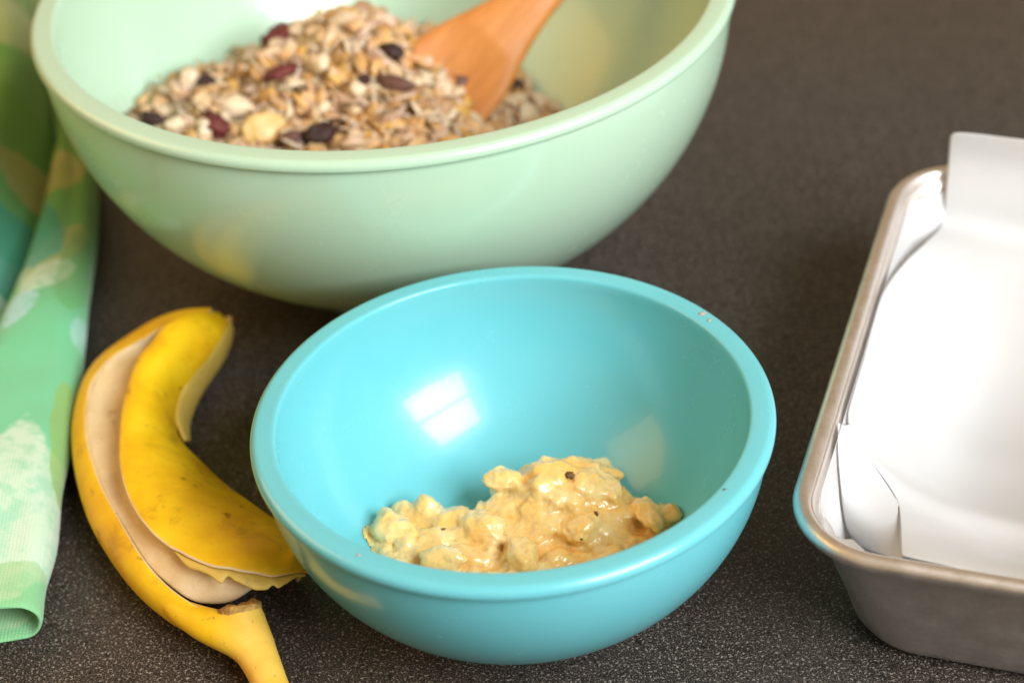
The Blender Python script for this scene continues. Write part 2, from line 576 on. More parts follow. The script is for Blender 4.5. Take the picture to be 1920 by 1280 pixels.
obj('body', V, Fc, MAT_METAL, pan)
# rolled rim bead
rr = []
for i in range(14):
    a = 2 * pi * i / 14
    rr.append(rrect(0.0029 - 0.0029 * cos(a), PZ - 0.0030 + 0.0030 * sin(a), 0.029 + 0.0029 * cos(a) - 0.0005))
V, Fc = grid(rr, close_u=True, close_v=True)
obj('rim', V, Fc, MAT_METAL, pan)

# ------------------------------------------------------------------ parchment
par = empty('parchment_paper', pan_c + Vector((0, 0, 0.01)))
tag(par, 'white sheet of parchment paper lining the metal loaf pan', 'paper')
left_px = [(1780, 246, .078), (1776, 300, .064), (1770, 370, .049), (1762, 425, .038), (1735, 455, .042), (1692, 492, .048), (1654, 540, .053),
           (1634, 600, .053), (1619, 655, .053), (1600, 720, .053), (1586, 788, .050), (1612, 838, .044), (1645, 884, .038), (1672, 925, .034),
           (1681, 950, .034), (1684, 990, .040), (1685, 1026, .050), (1686, 1044, .0560)]
Lw = spline([at(*p) for p in left_px], 60)
rows = []
far_w = 0.100
for i, p in enumerate(Lw):
    row = []
    u = i / 59
    for j in range(15):
        v = j / 14
        q = p + PE * (far_w * v * (1.0 if u > 0.2 else 1.0))
        # settle toward the pan floor in the middle of the sheet, keep ends up the walls
        e = q.dot(PE); l = q.dot(PD)
        ma = max(0.0, min(1.0, (l - PL0 - 0.012) / 0.10)); mb = max(0.0, min(1.0, (PL1 - 0.012 - l) / 0.10))
        mid = ma * ma * (3 - 2 * ma) * mb * mb * (3 - 2 * mb)
        zt = q.z + (0.006 - q.z) * mid * (1 - (1 - min(v * 2.2, 1)) ** 2)
        q.z = zt + 0.0010 * sin(v * 7 + u * 9) + 0.0016 * fbm(q, 22, 2) * min(1, v * 4)
        row.append(q)
    rows.append(row)
V, Fc = grid(rows)
o = obj('sheet', V, Fc, MAT_PAPER, par)
mod_solid(o, 0.00025)
mod_sub(o, 1)
# the sheet's lower layer pressed against the pan walls
rows = []
for ins, z, r in ((0.0082, 0.0528, 0.0275), (0.0078, 0.0500, 0.0270), (0.0110, 0.042, 0.0262), (0.0150, 0.028, 0.0255), (0.0190, 0.014, 0.0245), (0.0214, 0.0075, 0.0235), (0.0250, 0.0042, 0.022), (0.034, 0.0034, 0.015)):
    ring = rrect(ins, z, r)
    for k, q in enumerate(ring):
        q.z += (0.0016 * sin(k * 1.7) + 0.001 * sin(k * 0.6)) * (1 if z > 0.05 else 0)
    rows.append(ring)
V, Fc = grid(rows, close_v=True)
nc = len(rows[0])
Fc.append(tuple(range((len(rows) - 1) * nc, len(rows) * nc)))
obj('wall_lining', V, Fc, MAT_PAPER, par)
# side fold of the sheet against the pan wall
def on_wall(px, py, gap):
    z = 0.012
    zs = (.002, .0065, .014, .028, .042, .050, .0548)
    ins = (.030, .0200, .0178, .0138, .0098, .0066, .0056)
    while z < 0.0545:
        q = at(px, py, z)
        k = max(i for i in range(6) if zs[i] <= z)
        w = ins[k] + (ins[k + 1] - ins[k]) * (z - zs[k]) / (zs[k + 1] - zs[k])
        if q.dot(PE) - PE0 - w > gap:
            break
        z += 0.0005
    return at(px, py, z)
a_px = spline([on_wall(px, py, 0.0020) for px, py in ((1570, 786), (1570, 850), (1576, 920), (1586, 985), (1600, 1014))], 14) if True else spline([at(1578, 780, .0530), at(1581, 850, .047), at(1588, 920, .041), at(1597, 985, .036), at(1602, 1008, .036)], 14)
b_px = spline([at(1594, 788, .0500), at(1653, 882, .0378), at(1682, 926, .0338), at(1694, 988, .0398), at(1696, 1028, .0498), at(1697, 1046, .0558)], 14)
rows = [[a.lerp(b, v / 5) - Vector((0, 0, 0.0012 * sin(pi * v / 5) + 0.0006)) for v in range(6)] for a, b in zip(a_px, b_px)]
V, Fc = grid(rows)
o = obj('side_fold', V, Fc, MAT_PAPER, par)
mod_solid(o, 0.00025)
mod_sub(o, 1)

# ------------------------------------------------------------------ banana peel
peel = empty('banana_peel', at(300, 900, 0))
tag(peel, 'empty yellow banana peel split open beside the turquoise bowl', 'banana peel')
NL = 64
Lc = [(400, 585, .020), (342, 588, .019), (286, 605, .017), (224, 644, .015), (173, 692, .014), (148, 746, .013), (135, 802, .013), (134, 853, .013),
      (142, 909, .013), (162, 976, .013), (196, 1038, .013), (241, 1100, .012), (291, 1148, .011), (342, 1182, .010), (404, 1201, .009), (430, 1217, .009), (446, 1235, .0092), (456, 1252, .0094)]
E1 = [(396, 588, .026), (345, 594, .028), (308, 611, .030), (274, 633, .030), (212, 667, .029), (173, 712, .028), (162, 757, .027), (161, 808, .027),
      (170, 853, .027), (190, 909, .026), (224, 971, .025), (263, 1038, .024), (297, 1080, .022), (336, 1114, .021), (381, 1141, .020), (408, 1150, .0205), (427, 1162, .0195), (442, 1192, .0165), (455, 1228, .0128)]
Lw, Ew = spline([at(*p) for p in Lc], NL), spline([at(*p) for p in E1], NL)
rows = []
for i in range(NL):
    l, e = Lw[i], Ew[i]
    tang = (Lw[min(i + 1, NL - 1)] - Lw[max(i - 1, 0)]).normalized()
    inw = Vector((0, 0, 1)).cross(tang)
    inw.z = 0
    inw.normalize()
    if inw.dot(e - l) < 0: inw = -inw
    # keep e near l horizontally
    g = Vector((l.x, l.y, 0.0025)) + inw * 0.010
    g2 = Vector((l.x, l.y, 0.0060)) + inw * 0.0028
    m1 = l.lerp(e, 0.33) - inw * 0.0016 + Vector((0, 0, 0.0022))
    m2 = l.lerp(e, 0.70) - inw * 0.0010 + Vector((0, 0, 0.0016))
    rows.append([g, g2, l, m1, m2, e])
V, Fc = grid(rows, flip=True)
o = obj('outer_strip', V, Fc, [MAT_PEEL, MAT_PITH], peel)
mod_solid(o, 0.0015, -1, 1, 1)
mod_sub(o, 2)

# cream inside seen through the slit, ending in the lobe at the torn end
B1 = [(300, 616, 0.0284), (274, 635, 0.0291), (212, 668, 0.0284), (173, 712, 0.0274), (162, 757, 0.0264), (161, 808, 0.0264), (170, 853, 0.0264), (190, 909, 0.0254),
      (224, 971, 0.0244), (263, 1038, 0.0234), (297, 1080, 0.0214), (330, 1109, 0.0194), (356, 1125, 0.0164), (385, 1133, 0.0144), (415, 1134, 0.0139), (443, 1126, 0.0144), (471, 1107, 0.0159), (505, 1086, 0.0179)]
B2 = [(330, 606, .028), (284, 642, .0285), (256, 680, .0285), (240, 730, .0280), (230, 775, .0275), (226, 830, .0275), (230, 881, .0275), (248, 937, .0270),
      (276, 980, .0265), (315, 1012, .0265), (350, 1038, .0265), (378, 1052, .0260), (410, 1060, .0255), (440, 1066, .0245), (465, 1070, .0240), (485, 1073, .0235), (500, 1075, .022), (515, 1078, .021)]
n2 = 60
b1, b2 = spline([at(*p) for p in B1], n2), spline([at(*p) for p in B2], n2)
rows = []
for i in range(n2):
    u = i / (n2 - 1)
    row = []
    for j in range(9):
        v = j / 8
        q = b1[i].lerp(b2[i], v * 1.35)
        sag = 0.0022 * sin(pi * min(v, 1)) * (1 - 0.8 * u) + 0.004 * max(0, v - 0.75)
        q.z = max(q.z - sag, 0.0035) + 0.0012 * fbm(q, 70)
        if u > 0.62:
            q.z += 0.003 * (u - 0.62) / 0.38 * sin(pi * min(v * 1.2, 1))
        row.append(q)
    rows.append(row)
V, Fc = grid(rows, flip=True)
o = obj('inner_lining', V, Fc, [MAT_PITH, MAT_PEEL], peel)
mod_solid(o, 0.0018, -1 , 0, 1)
mod_sub(o, 1)

# broad flap folded over the top
E2 = [(412, 584, .022), (385, 584, .026), (342, 587, .031), (306, 611, .034), (280, 639, .035), (252, 678, .035), (235, 729, .034), (225, 774, .034), (221, 830, .034),
      (224, 881, .034), (241, 937, .033), (269, 982, .033), (308, 1016, .033), (364, 1048, .033), (410, 1062, .032), (455, 1070, .030), (494, 1077, .027), (512, 1083, .025), (545, 1076, .023), (576, 1077, .019)]
E3 = [(428, 600, .018), (424, 612, .020), (415, 624, .022), (402, 643, .022), (384, 666, .022), (359, 696, .022), (340, 725, .021), (330, 755, .020), (328, 785, .019), (334, 810, .017), (350, 836, .014), (393, 875, .012),
      (438, 915, .011), (494, 954, .011), (539, 988, .011), (562, 1014, .011), (574, 1032, .011), (584, 1052, .012)]
n3 = 64
a_, b_ = spline([at(*p) for p in E2], n3), spline([at(*p) for p in E3], n3)
rows = []
for i in range(n3):
    u = i / (n3 - 1)
    a, b = a_[i], b_[i]
    tang = (b_[min(i + 1, n3 - 1)] - b_[max(i - 1, 0)]); tang.z = 0; tang.normalize()
    outw = Vector((tang.y, -tang.x, 0))
    if outw.dot(b - a) < 0: outw = -outw
    row = []
    ends = min(1, u / 0.25, (1 - u) / 0.05 + 0.3)
    for j in range(11):
        v = j / 10
        q = a.lerp(b, v)
        q.z += 0.0068 * ends * sin(pi * v ** 0.85) + 0.0007 * fbm(q, 60)
        q += outw * 0.003 * ends * sin(pi * v)
        row.append(q)
    tuck = max(0.0, min(1.0, (u - 0.42) / 0.12))
    row.append(b + Vector((0, 0, -0.004)) - outw * 0.002 * tuck)
    if tuck > 0:
        row.append(Vector((b.x, b.y, max(0.004, b.z - 0.007))) - outw * 0.006 * tuck)
    else:
        row.append(b + Vector((0, 0, -0.006)))
    rows.append(row)
# ragged torn edge
for i, r in enumerate(rows):
    if i / (n3 - 1) > 0.70:
        r[0] += Vector((random.uniform(-.0005, .0005), random.uniform(-.0007, .0006), random.uniform(-.0004, .0003)))
for r in rows[-1:]:
    for j, q in enumerate(r):
        q += Vector((random.uniform(-.001, .001), random.uniform(-.0062, .0045), random.uniform(-.0020, .001)))
V, Fc = grid(rows, flip=True)
o = obj('broad_flap', V, Fc, [MAT_PEEL, MAT_PITH], peel)
mod_solid(o, 0.0015, -1, 1, 1)
mod_sub(o, 2)

# torn pith hanging below the flap's lower edge
fr = spline([at(*p) for p in [(318, 1022, .0315), (364, 1047, .0315), (410, 1061, .0305), (455, 1069, .0285), (494, 1076, .0255), (514, 1081, .0240), (545, 1076, .0220), (570, 1076, .0190)]], 40)
rows = []
for i, q in enumerate(fr):
    u = i / 39
    w = (0.0052 * sin(pi * min(1, u * 1.02 + 0.02)) ** 0.8) * (0.75 + 0.5 * fbm((u * 5, 0, 0), 1.0)) + 0.0006
    if i in (17, 18, 29, 36): w *= 0.55
    rows.append([q + Vector((0, 0.0015, -0.0008)), q + Vector((0.0004, -w * 0.5, -w * 0.30)), q + Vector((0.0008, -w, -w * 0.75 + 0.0005 * fbm((u * 9, 3, 0), 1.0)))])
V, Fc = grid(rows)
o = obj('torn_pith', V, Fc, MAT_PITH_Y, peel)
mod_solid(o, 0.0012, 0)
mod_sub(o, 1)
# pale inside edge on the hollow side of the tip
E4 = [(432, 618, .012), (429, 640, .008), (424, 661, .006), (411, 686, .005), (398, 706, .004), (382, 730, .004), (370, 751, .004), (359, 778, .004), (353, 800, .004), (351, 832, .004)]
E3t = [(427, 604, .018), (424, 614, .0195), (415, 626, .0205), (402, 645, .0205), (384, 668, .0205), (359, 698, .0205), (340, 727, .0195), (330, 757, .0185), (329, 787, .0175), (346, 828, .0135)]
a_, b_ = spline([at(*p) for p in E3t], 30), spline([at(*p) for p in E4], 30)
rows = []
for i in range(30):
    rows.append([a_[i].lerp(b_[i], v / 6) + Vector((0.0012 * sin(pi * v / 6), 0, 0)) for v in range(7)])
V, Fc = grid(rows)
o = obj('tip_edge', V, Fc, [MAT_PITH_Y, MAT_PITH_Y], peel)
tag(o, 'pale yellow inner edge of the peel tip')
mod_solid(o, 0.002, 0, 0, 0)
mod_sub(o, 1)
# blackened blossom tip
bm = bmesh.new()
bmesh.ops.create_icosphere(bm, subdivisions=2, radius=1)
tipc = at(428, 604, .0165)
for v in bm.verts:
    v.co = tipc + Vector((v.co.x * .0022, v.co.y * .003, v.co.z * .003)) * (1 + 0.3 * noise.noise(v.co * 2))
me = bpy.data.meshes.new('blossom_end'); bm.to_mesh(me); bm.free()
me.materials.append(MAT_TORN)
o = bpy.data.objects.new('blossom_end', me); col.objects.link(o); o.parent = peel
o.matrix_parent_inverse = Matrix.Translation(-peel.location)

# stem
def tube(path, radii, n=18, squash=0.9):
    rows = []
    for i, p in enumerate(path):
        t = (path[min(i + 1, len(path) - 1)] - path[max(i - 1, 0)]).normalized()
        s = t.cross(Vector((0, 0, 1))).normalized()
        w = s.cross(t).normalized()
        rows.append([p + s * (radii[i] * cos(2 * pi * k / n)) + w * (radii[i] * squash * sin(2 * pi * k / n)) for k in range(n)])
    return rows
sp = spline([at(448, 1141, .0185), at(452, 1160, .016), at(462, 1186, .0135), at(476, 1214, .0115), at(491, 1245, .0100), at(506, 1280, .0095), at(520, 1315, .0095), at(532, 1345, .0100), at(540, 1362, .0105)], 26)
rad = spline([(0, .0074, 0), (.1, .0079, 0), (.25, .0074, 0), (.4, .0064, 0), (.6, .0058, 0), (.8, .0060, 0), (.95, .0067, 0), (1, .0068, 0)], 26)
rad = [r.y for r in rad]
rows = tube(sp, rad)
for r in rows:
    for q in r:
        q.z = max(q.z, 0.0006)
        q += Vector((0, 0, 0.0004 * fbm(q, 120)))
nst = len(rows[0])
V, Fc = grid(rows, close_v=True)
Fc.append(tuple(range(nst))[::-1])
Fc.append(tuple(range(len(V) - nst, len(V))))
# shoulder running from the outer strip into the stem
sh = spline([at(300, 1120, .0150), at(340, 1147, .0150), at(378, 1167, .0145), at(414, 1181, .0140), at(446, 1196, .0132), at(472, 1218, .0115)], 16)
shr = [r.y for r in spline([(0, .0022, 0), (.2, .0038, 0), (.4, .0051, 0), (.6, .0062, 0), (.8, .0066, 0), (1, .0060, 0)], 16)]
r2 = tube(sh, shr, 18, 1.0)
V2, F2 = grid(r2, close_v=True)
F2 += [tuple(range(18))[::-1], tuple(range(len(V2) - 18, len(V2)))]
Fc += [tuple(i + len(V) for i in f) for f in F2]
V = V + V2
tmp = obj('stem_tmp', V, Fc, MAT_STEM)
bmx = bmesh.new(); bmx.from_mesh(tmp.data); bmesh.ops.recalc_face_normals(bmx, faces=bmx.faces); bmx.to_mesh(tmp.data); bmx.free()
rm = tmp.modifiers.new('r', 'REMESH'); rm.mode = 'VOXEL'; rm.voxel_size = 0.0006
sm = tmp.modifiers.new('s', 'SMOOTH'); sm.iterations = 10; sm.factor = 0.5
me = bpy.data.meshes.new_from_object(tmp.evaluated_get(bpy.context.evaluated_depsgraph_get()))
bpy.data.objects.remove(tmp)
me.name = 'stem'
me.materials.clear(); me.materials.append(MAT_STEM)
me.polygons.foreach_set('use_smooth', [True] * len(me.polygons))
o = bpy.data.objects.new('stem', me); col.objects.link(o); o.parent = peel
o.matrix_parent_inverse = Matrix.Translation(-peel.location)
# frayed brown break at the top of the stem
bm = bmesh.new()
top = rows[0]
cc = sum((Vector(q) for q in top), Vector()) / nst
ax = (sp[0] - sp[1]).normalized()
ringv = []
for s, h in ((1.0, -0.0012), (1.03, 0.0006), (0.82, 0.0016), (0.6, 0.0004), (0.3, -0.0004)):
    ringv.append([bm.verts.new(cc + (q - cc) * s + ax * (h + random.uniform(-.0009, .0011) * (1 if s > .7 else .4))) for q in top])
for a, b in zip(ringv[:-1], ringv[1:]):
    for k in range(nst):
        bm.faces.new((a[k], a[(k + 1) % nst], b[(k + 1) % nst], b[k]))
bm.faces.new(ringv[-1])
me = bpy.data.meshes.new('torn_neck'); bm.to_mesh(me); bm.free()
me.materials.append(MAT_TORN)
me.polygons.foreach_set('use_smooth', [True] * len(me.polygons))
o = bpy.data.objects.new('torn_neck', me); col.objects.link(o); o.parent = peel
o.matrix_parent_inverse = Matrix.Translation(-peel.location)
tag(o, 'frayed brown torn end of the stem')

# ------------------------------------------------------------------ dish towel
towel = empty('dish_towel', at(60, 900, 0))
tag(towel, 'folded green and teal batik cotton dish towel at the left', 'towel')
TR = [(74, 1160, .010), (79, 1096, .011), (101, 1025, .012), (114, 929, .012), (133, 834, .012), (151, 706, .012), (163, 600, .012), (172, 500, .012), (180, 400, .012), (178, 320, .012), (160, 230, .012), (140, 120, .012), (120, 20, .012), (110, -60, .012)]
tr = spline([at(*p) for p in TR], 80)
# valley between the front fold and the back fold
TU = [(-70, 760, .007), (-40, 700, .007), (-5, 628, .007), (28, 558, .007), (60, 480, .007), (88, 405, .007), (112, 338, .007), (138, 282, .007), (146, 225, .007), (134, 150, .007), (116, 60, .007), (105, -40, .007)]
tr2 = spline([at(*p) for p in TU], 70)
def sstep(v):
    v = max(0.0, min(1.0, v))
    return v * v * (3 - 2 * v)
def valley_x(y):
    if y <= tr2[0].y:
        return -1.0
    for a, b in zip(tr2[:-1], tr2[1:]):
        if a.y <= y <= b.y:
            return a.x + (b.x - a.x) * (y - a.y) / max(b.y - a.y, 1e-6)
    return tr2[-1].x
rows = []
for i, p in enumerate(tr):
    u = i / 79
    h = 0.021 + 0.003 * sin(u * 9) - 0.007 * exp(-(u / 0.07) ** 2)
    w = max(0.006, min(0.075, p.x - h * 0.5 - valley_x(p.y) + 0.004))
    drop = 1 - sstep((w - 0.05) / 0.025)
    sec = []
    for k in range(7):
        sec.append(Vector((p.x - w * (1 - k / 6) - h * 0.5, p.y, 0.0022)))
    for k in range(1, 10):
        a = -pi / 2 + pi * k / 10
        sec.append(Vector((p.x - h * 0.5 + h * 0.5 * cos(a), p.y, 0.0022 + h * 0.5 + h * 0.5 * sin(a))))
    for k in range(16):
        v = k / 15
        z = 0.0022 + h + 0.004 * sin(pi * min(v * 1.2, 1)) - 0.004 * v
        z -= (z - 0.0055) * drop * sstep((v - 0.50) / 0.5)
        sec.append(Vector((p.x - h * 0.5 - w * v, p.y, z)))
    for q in sec:
        d = (p.x - q.x)
        q.y += -0.10 * d * max(0, 1 - u * 9) - 0.03 * d
        q.z += 0.0020 * fbm(q, 26) + 0.0007 * fbm(q, 110)
        q.z = max(q.z, 0.0021)
    rows.append(sec)
V, Fc = grid(rows)
o = obj('front_fold', V, Fc, MAT_TOWEL, towel)
mod_solid(o, 0.0019, 0)
mod_sub(o, 1)
rows = []
for i, p in enumerate(tr2):
    sec = []
    for k in range(24):
        s_ = k / 23
        d = -0.006 + 0.17 * s_ ** 1.4
        q = p + Vector((-1, 0.12, 0)).normalized() * d
        q.z = 0.0035 + 0.036 * sstep((d + 0.004) / 0.032) + 0.006 * sin(d * 60) * sstep(d / 0.03) - 0.02 * sstep((d - 0.08) / 0.09)
        q.z += 0.0040 * fbm(q, 24) * sstep(d / 0.02) + 0.0007 * fbm(q, 110)
        q.z = max(q.z, 0.0022)
        sec.append(q)
    rows.append(sec)
V, Fc = grid(rows)
o = obj('back_fold', V, Fc, MAT_TOWEL, towel)
mod_solid(o, 0.0019, 0)
mod_sub(o, 1)

# ------------------------------------------------------------------ granola
bcx, bcy = BB['cx'], BB['cy']
def heap(x, y):
    h = 0.043
    h += 0.041 * exp(-(((x + 0.058) / (0.054 if x < -0.058 else 0.045)) ** 2 + ((y - 0.258) / 0.050) ** 2))
    h += 0.020 * exp(-(((x + 0.140) / 0.045) ** 2 + ((y - 0.225) / 0.060) ** 2))
    h += 0.016 * exp(-(((x + 0.030) / 0.040) ** 2 + ((y - 0.195) / 0.045) ** 2))
    u = max(0.0, min(1.0, (x + 0.022) / 0.045))
    h -= 0.011 * u * u * (3 - 2 * u)
    h += 0.0045 * fbm((x, y, 0), 45)
    return h
def heap_hit(px, py):
    """first point of the granola surface on the sight line of a photograph pixel"""
    z = 0.12
    while z > 0.03:
        q = at(px, py, z)
        if heap(q.x, q.y) >= z:
            return q
        z -= 0.0005
    return q
def inside_b(x, y, z):
    return zin_b(hypot(x - bcx, y - bcy)) < z - 0.001
gran = empty('granola', (bcx, bcy, 0.02))
tag(gran, 'heap of oat granola in the large pale green bowl', 'granola')
rows = []
for i in range(22):
    r = 0.128 * i / 21 + 1e-5
    row = []
    for k in range(64):
        a = 2 * pi * k / 64
        x, y = bcx + r * cos(a), bcy + r * sin(a)
        zi = zin_b(r) + 0.0005
        row.append(Vector((x, y, max(zi, heap(x, y) - 0.003) if heap(x, y) - 0.003 > zi else zi)))
    rows.append(row)
V, Fc = grid(rows, close_v=True)
Fc = [f for f in Fc if any(V[i].z > zin_b(hypot(V[i].x - bcx, V[i].y - bcy)) + 0.0007 for i in f) and all(heap(V[i].x, V[i].y) > zin_b(hypot(V[i].x - bcx, V[i].y - bcy)) + 0.002 for i in f)]
obj('oat_bed', V, Fc, simple('oat_bed', (0.28, 0.15, 0.06), (0.50, 0.32, 0.15), 200, 0.8, 0.8, 350, 0.003), gran)

PAL = [((0.83, 0.58, 0.33), 5), ((0.80, 0.50, 0.24), 5), ((0.76, 0.42, 0.14), 3), ((0.80, 0.46, 0.12), 2), ((0.89, 0.71, 0.47), 5), ((0.68, 0.40, 0.20), 2),
       ((0.78, 0.54, 0.38), 3), ((0.46, 0.25, 0.11), 1)]
PALW = [c for c, w in PAL for _ in range(w)]
V, Fc, CL = [], [], []
def flake(c, nrm, a, b, t, colr, bend):
    nrm = nrm.normalized()
    u = nrm.orthogonal().normalized()
    u = Matrix.Rotation(random.uniform(0, 2 * pi), 3, nrm) @ u
    w = nrm.cross(u)
    base = len(V)
    N = 8
    for s in (1, -1):
        for k in range(N):
            an = 2 * pi * k / N
            rr = 1 + random.uniform(-.18, .18)
            x, y = a * cos(an) * rr, b * sin(an) * rr
            V.append(c + u * x + w * y + nrm * (s * t * 0.35 - bend * x * x / a))
    V.append(c + nrm * t); V.append(c - nrm * t)
    top, bot = base + 2 * N, base + 2 * N + 1
    for k in range(N):
        k2 = (k + 1) % N
        Fc.append((base + k, base + k2, top))
        Fc.append((base + N + k2, base + N + k, bot))
        Fc.append((base + k2, base + k, base + N + k, base + N + k2))
    CL.extend([colr] * (2 * N + 2))
cnt = 0
tries = 0
while cnt < 3600 and tries < 40000:
    tries += 1
    a = random.uniform(0, 2 * pi)
    r = 0.124 * sqrt(random.random())
    x, y = bcx + r * cos(a), bcy + r * sin(a)
    z = heap(x, y) - random.uniform(-0.0025, 0.004)
    if not inside_b(x, y, z - 0.003):
        continue
    e = 0.004
    nr = Vector((-(heap(x + e, y) - heap(x - e, y)) / (2 * e), -(heap(x, y + e) - heap(x, y - e)) / (2 * e), 1)).normalized()
    nr = (nr + Vector((random.gauss(0, .75), random.gauss(0, .75), random.gauss(0, .4)))).normalized()
    cl = Vector(random.choice(PALW)) * random.uniform(0.8, 1.1)
    typ = random.random()
    if typ < 0.74:
        flake(Vector((x, y, z)), nr, random.uniform(.0044, .0085), random.uniform(.0036, .0058), random.uniform(.0003, .0006), (*cl, 1), random.uniform(0, .4))
    elif typ < 0.85:   # clusters and crumbs
        flake(Vector((x, y, z)), nr, random.uniform(.0026, .0046), random.uniform(.0022, .0036), random.uniform(.0010, .0020), (*cl, 1), 0)
    else:              # coconut-like shreds
        flake(Vector((x, y, z)), nr, random.uniform(.0055, .0085), random.uniform(.0009, .0014), random.uniform(.0005, .0008), (*(Vector((.72, .56, .40)) * random.uniform(.85, 1.1)), 1), random.uniform(0, .5))
    cnt += 1
o = obj('oat_flakes', V, Fc, MAT_OAT, gran)
tag(o, kind='stuff')
at_ = o.data.color_attributes.new('flake', 'FLOAT_COLOR', 'POINT')
at_.data.foreach_set('color', [v for c in CL for v in c])

def pebble(name, c, size, rot, mat, label, cat, group, wrinkle=0.42, ws=2.9, parent=None):
    bm = bmesh.new()
    bmesh.ops.create_icosphere(bm, subdivisions=3, radius=1)
    off = Vector((random.uniform(0, 50),) * 3)
    for v in bm.verts:
        d = 1 + wrinkle * noise.noise(v.co * ws + off) + wrinkle * 0.5 * noise.noise(v.co * ws * 2.5 + off)
        v.co = Vector((v.co.x * size[0], v.co.y * size[1], v.co.z * size[2])) * d
    me = bpy.data.meshes.new(name); bm.to_mesh(me); bm.free()
    me.materials.append(mat)
    me.polygons.foreach_set('use_smooth', [True] * len(me.polygons))
    o = bpy.data.objects.new(name, me); col.objects.link(o)
    if parent:
        o.parent = parent
        o.matrix_parent_inverse = Matrix.Translation(-parent.location)
    o.location = c
    o.rotation_euler = rot
    if label:
        tag(o, label, cat, group)
    return o

GR = 'dried fruit in the granola'
fruits = [
    (522, 76, (.0085, .0060, .0050), .6, 'dried_cranberry', MAT_CRAN, 'big dark red dried fruit on the upper left shoulder of the granola'),
    (530, 146, (.0075, .0036, .0030), .25, 'dried_cranberry', MAT_CRAN, 'long bright red dried cranberry in the middle left of the granola'),
    (738, 108, (.0055, .0042, .0035), -.4, 'raisin', MAT_RAISIN, 'dark raisin left of the wooden spoon near the heap top'),
    (392, 163, (.0036, .0034, .0030), 0, 'raisin', MAT_RAISIN, 'small black raisin on the left slope beside a pale nut'),
    (292, 234, (.0055, .0034, .0030), -.4, 'raisin', MAT_RAISIN, 'black raisin by the rim at the far left of the granola'),
    (408, 244, (.0070, .0050, .0045), -.7, 'dried_cranberry', MAT_CRAN, 'dark red cranberry between two pale nuts above the green rim'),
    (602, 262, (.0078, .0050, .0045), .3, 'raisin', MAT_RAISIN, 'large dark raisin just above the front of the green rim'),
    (742, 166, (.0085, .0034, .0030), -.35, 'dried_plum', MAT_FIG, 'long dark brown fruit strip in the middle of the granola'),
    (866, 160, (.0050, .0046, .0035), .9, 'dried_plum', MAT_FIG, 'brown fruit piece lying against the wooden spoon'),
    (966, 172, (.0050, .0042, .0038), -.3, 'raisin', MAT_RAISIN, 'dark raisin right of the wooden spoon against the bowl wall'),
    (685, 160, (.0030, .0026, .0022), .3, 'raisin', MAT_RAISIN, 'tiny dark raisin in the centre of the granola heap'),
    (548, 268, (.0048, .0034, .0030), .2, 'dried_plum', MAT_FIG, 'brown fruit piece by the rim right of the golden chip'),
]
for px, py, s, a, nm, mt, lb in fruits:
    c = heap_hit(px, py) if px != 522 else at(524, 84, .074)
    s = tuple(v * 0.97 for v in s)
    pebble(nm, c + Vector((0, -0.003, 0.0042)), s, (random.uniform(-.3, .3), -a * 0.5, a), mt, lb, 'dried fruit', GR)
nuts = [
    (440, 206, (.0075, .0055, .0040), -.4, 'cashew_piece', MAT_NUT, 'large whitish nut piece on the left front of the granola'),
    (496, 252, (.0085, .0075, .0022), .4, 'banana_chip', MAT_CHIP, 'round golden chip standing at the front by the green rim'),
    (605, 130, (.0042, .0046, .0040), .2, 'cashew_piece', MAT_NUT, 'small white nut piece below the heap top'),
    (360, 158, (.0040, .0034, .0050), .2, 'cashew_piece', MAT_NUT, 'pinkish tan nut on the upper left slope'),
    (388, 252, (.0036, .0040, .0042), .1, 'cashew_piece', MAT_NUT, 'pale nut by the rim left of the dark red cranberry'),
    (562, 72, (.0040, .0040, .0036), .1, 'cashew_piece', MAT_NUT, 'pale nut right of the big dark red fruit'),
    (330, 244, (.0040, .0034, .0030), .1, 'cashew_piece', MAT_NUT, 'pale nut by the rim right of the black raisin'),
    (672, 176, (.0040, .0036, .0032), .5, 'cashew_piece', MAT_NUT, 'white nut crumb at the centre of the granola'),
    (858, 188, (.0036, .0032, .0030), .5, 'cashew_piece', MAT_NUT, 'pale nut below the brown fruit at the spoon edge'),
]
for px, py, s, a, nm, mt, lb in nuts:
    c = heap_hit(px, py)
    rx = 0.9 if nm == 'banana_chip' else random.uniform(-.3, .3)
    pebble(nm, c + Vector((0, -0.003, 0.0042)), s, (rx, 0, a), mt, lb, 'nut' if nm != 'banana_chip' else 'banana chip', 'nuts in the granola', 0.38, 1.5)

